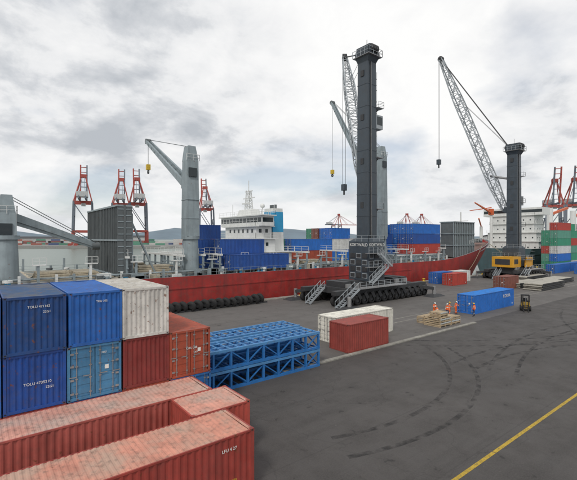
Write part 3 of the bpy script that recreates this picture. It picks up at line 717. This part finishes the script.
    return b.done('mobile_harbour_crane',MS,loc)
tx,ty=cq(13.25,95)
mc=harbour_crane((53.6,46.5,0),43.6,(tx,ty,53.2),20,CG,DARK,23,hh=10.4,hx=2.1,hy0=-2.2,hy1=2.2,tw=1.22,cabz=29.5,grid=True)
text(mc,'lettering','KORTWALD',.72,(-1.95,-2.24,9.0),(R(90),0,0),WHITE)
text(mc,'lettering','KORTWALD',.72,(-2.12,2.0,9.0),(R(90),0,R(-90)),WHITE)
harbour_crane((110.5,46,0),35.0,(110,66.6,64.0),18,CG,CA,15,hh=8.4,hx=2.0,hy0=-2,hy1=2,tw=1.35,boomr=.24)
b=B(); b.box(-6.5,-2.6,0,-2.03,2.6,2.6,0); b.box(2.03,-2.4,0,5.6,2.4,2.3,0); b.box(-6.0,-2.62,.8,-3.8,-2.605,2,1); b.box(-6.53,-1.8,.6,-6.505,1.8,2,1); b.rail([(-6.5,2.5,2.6),(-6.5,-2.5,2.6),(-2.1,-2.5,2.6)],1,.05,2,1)
b.box(-1.95,-3.6,0,1.9,-3.35,1.9,0)
for i in range(5): b.box(3.0+i*.45,-2.43,.4,3.25+i*.45,-2.405,1.9,1)
b.done('crane_engine_housing',[CA,DARK,STEEL],(110.5,46,3.1))

# ------------------------------------------------------------ row of dark rubber fenders leaning together near the quay edge
b=B()
for i in range(15):
    x=20.8+i*1.08+random.uniform(-.1,.1); r=.72+.1*random.random(); y=53.2+random.uniform(-.25,.25)
    b.wheel((x,y,r*.93),(1,.45+random.uniform(-.2,.3),.32),r,.55,0,1,18)
b.box(20,52.9,.0,37,53.1,.22,1)
b.done('tyre_fenders',[BLACK,DARK])
b=B()
for i in range(24):
    x=-30+i*9.5; b.lathe((x,55.2,.12),(0,0,1),[(.45,0),(.45,.05),(.22,.12),(.2,.4),(.38,.5),(.38,.6),(.01,.68)],14,0)
b.done('mooring_bollards',[YE])
b=B()
def rope(p,q,sag):
    p=Vector(p);q=Vector(q); pr=p
    for i in range(1,13):
        t=i/12; c=p.lerp(q,t)-Vector((0,0,sag*4*t*(1-t))); b.cyl(pr,c,.05,n=5); pr=c
rope((134,64.5,9.3),(150,55.2,.6),1.5); rope((136,65.5,9.3),(159.5,55.2,.6),2); rope((118,58,8.2),(102.8,55.2,.6),1)
b.done('mooring_ropes',[mat('rope',(.4,.36,.25),.9)])

# ------------------------------------------------------------ blue steel rack frames
BF=mat('rack_blue',(.02,.15,.42),.5,var=.15,rust=.3,dirt=.25); BFL=mat('rack_blue_light',(.07,.23,.47),.6,var=.15,rust=.35,dirt=.4)
def rack(x,y,L,wd,h,name='steel_cell_guide_frame'):
    b=B()
    for k in range(2):
        z0=k*h; z1=z0+h-.04
        for yy in(y+.1,y+wd-.1):
            b.box(x,yy-.1,z0,x+L,yy+.1,z0+.18); b.box(x,yy-.1,z1-.18,x+L,yy+.1,z1,1)
            n=8
            for i in range(n+1):
                xx=x+.09+i*(L-.18)/n; b.box(xx-.07,yy-.09,z0+.18,xx+.07,yy+.09,z1-.18)
                if i<n:
                    x2=xx+(L-.18)/n
                    if i%2: b.beam((xx,yy,z0+.2),(x2,yy,z1-.2),.08,.08,0)
                    else: b.beam((x2,yy,z0+.2),(xx,yy,z1-.2),.08,.08,0)
        n=16
        for i in range(n+1):
            xx=x+.09+i*(L-.18)/n
            b.box(xx-.05,y+.2,z0+.02,xx+.05,y+wd-.2,z0+.14); b.box(xx-.06,y+.2,z1-.15,xx+.06,y+wd-.2,z1-.02,1)
        b.box(x+.1,y+wd*.33-.06,z1-.019,x+L-.1,y+wd*.33+.06,z1+.0,1); b.box(x+.1,y+wd*.67-.06,z1-.019,x+L-.1,y+wd*.67+.06,z1+.0,1)
        b.box(x+.2,y+.35,z1-.33,x+L-.2,y+wd-.35,z1-.30,0)
        for xx in(x+.1,x+L-.1): b.beam((xx,y+.2,z0+.2),(xx,y+wd-.2,z1-.2),.09,.09,0)
    return b.done(name,[BF,BFL])
rack(11.0,24.0,11.0,2.4,1.42); rack(11.3,26.9,11.0,2.4,1.42)

TM=mat('timber',(.40,.31,.20),.85,var=.3,dirt=.3)
b=B()
for (x,y,z,lx,ly,h) in((42.3,25.6,0,2.2,2.2,1.1),(44.7,25.6,0,2.0,1.8,.9),(42.8,27.9,0,2.6,1.2,.8),(42.6,25.8,1.15,1.6,1.4,.5)):
    for i in range(7): b.box(x,y+i*ly/7,z+h-.06,x+lx,y+(i+.8)*ly/7,z+h)
    for i in range(3):
        b.box(x+i*(lx-.12)/2,y,z+.0,x+i*(lx-.12)/2+.12,y+ly*.98,z+.14)
        for yy in(y,y+ly-.1): b.box(x+i*(lx-.12)/2,yy,z+.14,x+i*(lx-.12)/2+.12,yy+.1,z+h-.06)
    for k in range(int(h/.24)): b.box(x+.02,y-.03,z+.16+k*.22,x+lx-.02,y-.004,z+.3+k*.22,k%2); b.box(x-.03,y+.02,z+.16+k*.22,x-.004,y+ly-.05,z+.3+k*.22)
for i in range(9): b.beam((45.3+i*.14,27.6,.1+.03*(i%3)),(47.6+i*.1,28.9,.12),.12,.1,1)
b.done('timber_crates',[TM,GW])
FS=mat('flat_rack_grey',(.40,.38,.33),.7,var=.2,dirt=.4,rust=.3)
b=B()
for (x,y,lx,ly,k) in((87,31,12,3.4,4),(88.5,35.6,12,3,3),(101,33.5,12,4,3),(101,39,12,4,4)):
    for i in range(k):
        dx=random.uniform(-.3,.3); z=.05+i*.34
        b.box(x+dx,y,z+.08,x+lx+dx,y+ly,z+.26)
        for q in range(7): b.box(x+dx+.3+q*1.8,y+.1,z-.02,x+dx+.5+q*1.8,y+ly-.1,z+.078)
        b.box(x+dx,y-.05,z+.04,x+lx+dx,y-.004,z+.3,1)
b.done('flat_rack_stack',[FS,DARK])

# ------------------------------------------------------------ forklift
def forklift(x,y,rz):
    b=B(); fy=mat('forklift_yellow',(.38,.24,.03),.5,dirt=.4)
    b.box(-1.1,-.55,.35,.8,.55,.9); b.frus(-1.45,-.55,-.6,.55,.4,-1.3,-.5,-.6,.5,1.25,1); b.box(-.6,-.4,.9,-.1,.4,1.15,1); b.frus(-.65,-.3,-.5,.3,1.15,-.75,-.28,-.6,.28,1.65,1)
    b.box(.45,-.5,.9,.7,.5,1.25,0); b.cyl((.45,0,1.2),(.2,0,1.45),.03,n=6,m=1); b.lathe((.18,0,1.47),(.6,0,.8),[(.15,-.02),(.19,-.02),(.19,.02),(.15,.02)],12,1)
    for s in(-.48,.48):
        b.beam((-1.0,s,1.1),(-.75,s,2.15),.08,.08,1); b.beam((.65,s,.9),(.4,s,2.15),.08,.08,1)
        b.box(1.0,s*.75-.06,.15,1.12,s*.75+.06,2.3,1); b.box(1.15,s*.6-.06,.12,2.3,s*.6+.06,.17,1); b.box(1.12,s*.6-.06,.12,1.17,s*.6+.06,.9,1)
        b.wheel((.62,s*1.15,.38),(0,1,0),.38,.26,1,0,16); b.wheel((-.95,s*1.1,.3),(0,1,0),.3,.22,1,0,16)
    b.box(-.8,-.52,2.13,.45,.52,2.19,1); b.box(1.02,-.4,.8,1.1,.4,.9,1); b.box(1.02,-.4,2.2,1.1,.4,2.3,1); b.box(1.12,-.45,.5,1.16,.45,.6,1); b.cyl((1.06,0,.4),(1.06,0,2.0),.05,n=8,m=2)
    b.done('forklift',[fy,BLACK,STEEL],(x,y,0),rz)
forklift(62.4,24.4,R(205))

# ------------------------------------------------------------ people
def skin(pts,edges,rad,root=0,sub=1):
    me=bpy.data.meshes.new('tmp'); me.from_pydata(pts,edges,[]); o=bpy.data.objects.new('tmp',me); COL.objects.link(o)
    o.modifiers.new('s','SKIN'); sub_=o.modifiers.new('u','SUBSURF'); sub_.levels=sub
    for i,r in enumerate(rad):
        sv=me.skin_vertices[0].data[i]; sv.radius=r if isinstance(r,tuple) else (r,r); sv.use_root=(i==root)
    dg=bpy.context.evaluated_depsgraph_get(); dg.update(); ev=o.evaluated_get(dg); m=ev.to_mesh()
    vs=[v.co.copy() for v in m.vertices]; fs=[tuple(p.vertices) for p in m.polygons]; ev.to_mesh_clear()
    bpy.data.objects.remove(o); bpy.data.meshes.remove(me); return vs,fs
HV=mat('hi_vis_orange',(.80,.13,.02),.8,var=.1); NV=mat('work_trousers',(.03,.04,.08),.9); SKN=mat('skin',(.22,.11,.07),.6,var=.05)
HW=mat('helmet_white',(.75,.75,.72),.4,var=.03); HY=mat('helmet_yellow',(.75,.5,.03),.4,var=.03); RT=mat('reflective_tape',(.65,.66,.6),.4,var=.03); BT=mat('boots',(.03,.022,.018),.8); HRM=mat('hair',(.012,.01,.009),.8)
def person(x,y,rz,lean=0,armL=None,armR=None,stride=.0,helmet=HW,trousers=NV,s=1.):
    pel=Vector((0,0,.95))
    rot=Matrix.Rotation(-lean,3,'X')
    def up(p): return pel+rot@(Vector(p)-pel)
    armL=armL or [(-.24,-.02,1.15),(-.25,.06,.90)]; armR=armR or [(.24,-.02,1.15),(.25,.06,.90)]
    P=[pel,up((0,.01,1.12)),up((0,0,1.33)),up((0,0,1.46)),up((0,.015,1.56)),
       up((-.17,0,1.42)),up(armL[0]),up(armL[1]),up((.17,0,1.42)),up(armR[0]),up(armR[1]),
       (-.09,0,.88),(-.11,.05+stride*.5,.50),(-.12,stride,.09),(-.13,stride+.17,.045),
       (.09,0,.88),(.11,.03-stride*.5,.50),(.12,-stride,.09),(.13,-stride+.17,.045)]
    E=[(0,1),(1,2),(2,3),(3,4),(3,5),(5,6),(6,7),(3,8),(8,9),(9,10),(0,11),(11,12),(12,13),(13,14),(0,15),(15,16),(16,17),(17,18)]
    Rd=[(.15,.11),(.145,.105),(.17,.115),(.10,.085),.055,.07,.052,.036,.07,.052,.036,.09,.065,.05,.045,.09,.065,.05,.045]
    b=B(); vs,fs=skin([tuple(p) for p in P],E,Rd)
    inv=rot.inverted()
    hl,hr=Vector(P[7]),Vector(P[10])
    def mf(c):
        if c.z<.14: return 4
        u=pel+inv@(c-pel)
        if min((c-hl).length,(c-hr).length)<.05: return 2
        if u.z>1.50 and abs(u.x)<.09: return 2
        if c.z<.93 and u.z<.97 and abs(c.x)<.23 :
            return 3 if abs(c.z-.35)<.03 else 1
        if abs(u.z-1.10)<.03 or abs(u.z-1.28)<.025: return 3
        return 0
    b.merge_mesh(vs,fs,Matrix.Identity(4),mf)
    for h,e,sg in((P[7],P[6],-1),(P[10],P[9],1)):
        h=Vector(h); d=(h-Vector(e)).normalized(); sx=Vector((0,1,0)); sx=(sx-d*sx.dot(d)).normalized(); pn=d.cross(sx)
        pts=[h,h+d*.05,h+d*.09]; ed=[(0,1),(1,2)]; rd=[(.03,.02),(.038,.018),(.04,.016)]
        vs,fs=skin([tuple(p) for p in pts],ed,rd); b.merge_mesh(vs,fs,Matrix.Identity(4),lambda c:2)
        for i,(o_,ln) in enumerate(((-.03,.06),(-.01,.075),(.012,.07),(.032,.055))):
            a0=h+d*.09+sx*o_; a1=a0+d*ln*.55+pn*.008*sg; a2=a1+d*ln*.45*.8-pn*.02*sg
            vs,fs=skin([tuple(a0-d*.02),tuple(a1),tuple(a2)],[(0,1),(1,2)],[.010,.009,.008]); b.merge_mesh(vs,fs,Matrix.Identity(4),lambda c:2)
        a0=h+d*.03+sx*.03; a1=a0+sx*.03+d*.025; a2=a1+d*.03
        vs,fs=skin([tuple(a0),tuple(a1),tuple(a2)],[(0,1),(1,2)],[.012,.011,.009]); b.merge_mesh(vs,fs,Matrix.Identity(4),lambda c:2)
    hc=up((0,.025,1.66))
    vs=[];n=14;k=10
    for i in range(k+1):
        ph=math.pi*i/k
        for j in range(n):
            th=2*math.pi*j/n; x_=math.sin(ph)*math.cos(th); y_=math.sin(ph)*math.sin(th); z_=math.cos(ph)
            w_=.075*(1-.18*max(0,-z_)); d_=.095
            yy=y_*d_+(.015 if (y_>.5 and -.45<z_<-.15) else 0)
            if y_>.93 and abs(z_+.12)<.16: yy+=.02
            vs.append(hc+rot@Vector((x_*w_,yy,z_*.118)))
    fs=[(i*n+j,i*n+(j+1)%n,(i+1)*n+(j+1)%n,(i+1)*n+j) for i in range(k) for j in range(n)]
    o=len(b.v); b.v+=[tuple(v) for v in vs]
    for f in fs:
        c=inv@(sum((vs[q] for q in f),Vector())/4-hc)
        b.f.append([q+o for q in f]); b.m.append(6 if (c.y<.0 and c.z>-.05) else 2); b.sm.append(True)
    def hb(p,q,w,m): b.beam(hc+rot@Vector(p),hc+rot@Vector(q),w,w,m)
    for sx in(-1,1):
        hb((sx*.03-.012,.088,.012),(sx*.03+.012,.088,.012),.014,6); hb((sx*.075,-.005,-.03),(sx*.08,0,.02),.022,2)
    hb((0,.09,.01),(0,.118,-.03),.018,2); hb((-.022,.092,-.062),(.022,.092,-.062),.01,4)
    hv=[(.105,.025),(.112,.03),(.106,.05),(.09,.09),(.06,.125),(.02,.138),(.001,.14)]
    ax=rot@Vector((0,0,1)); b.lathe(hc,ax,hv,16,5); b.beam(hc+rot@Vector((0,.08,.03)),hc+rot@Vector((0,.16,.02)),.15,.012,5)
    ob=b.done('dock_worker',[HV,trousers,SKN,RT,BT,helmet,HRM],(x,y,0),rz); ob.scale=(s,s,s); return ob
work=[(-.22,.14,1.2),(-.14,.36,1.22)]; work2=[(.22,.14,1.2),(.14,.36,1.22)]
HVT=mat('hi_vis_trousers',(.70,.12,.02),.85,var=.1)
for (X,Y,rz,kw) in((19.6,53.8,150,dict(lean=.25,armL=work,armR=work2,trousers=HVT)),(20.9,52.6,100,dict(stride=.12)),(21.7,53.9,200,dict(helmet=HY,armR=work2,trousers=HVT)),
                   (22.8,54.5,170,dict(lean=.15,armL=work,trousers=HVT)),(24.6,53.0,60,dict(stride=.16,helmet=HY)),(19.3,51.3,20,dict(lean=.55,armL=work,armR=work2,trousers=HVT))):
    a_,b_=cq(X,Y); person(a_,b_,R(rz),**kw)

# ------------------------------------------------------------ camera
cd=bpy.data.cameras.new('camera'); cd.lens=36*400/577; cd.sensor_width=36; cd.clip_end=30000; cd.clip_start=.1
co=bpy.data.objects.new('camera',cd); COL.objects.link(co); co.location=(0,0,10.4); co.rotation_euler=(R(90-.29),0,R(-38)); scene.camera=co
scene.view_settings.view_transform='Standard'; scene.view_settings.look='None'; scene.view_settings.exposure=0
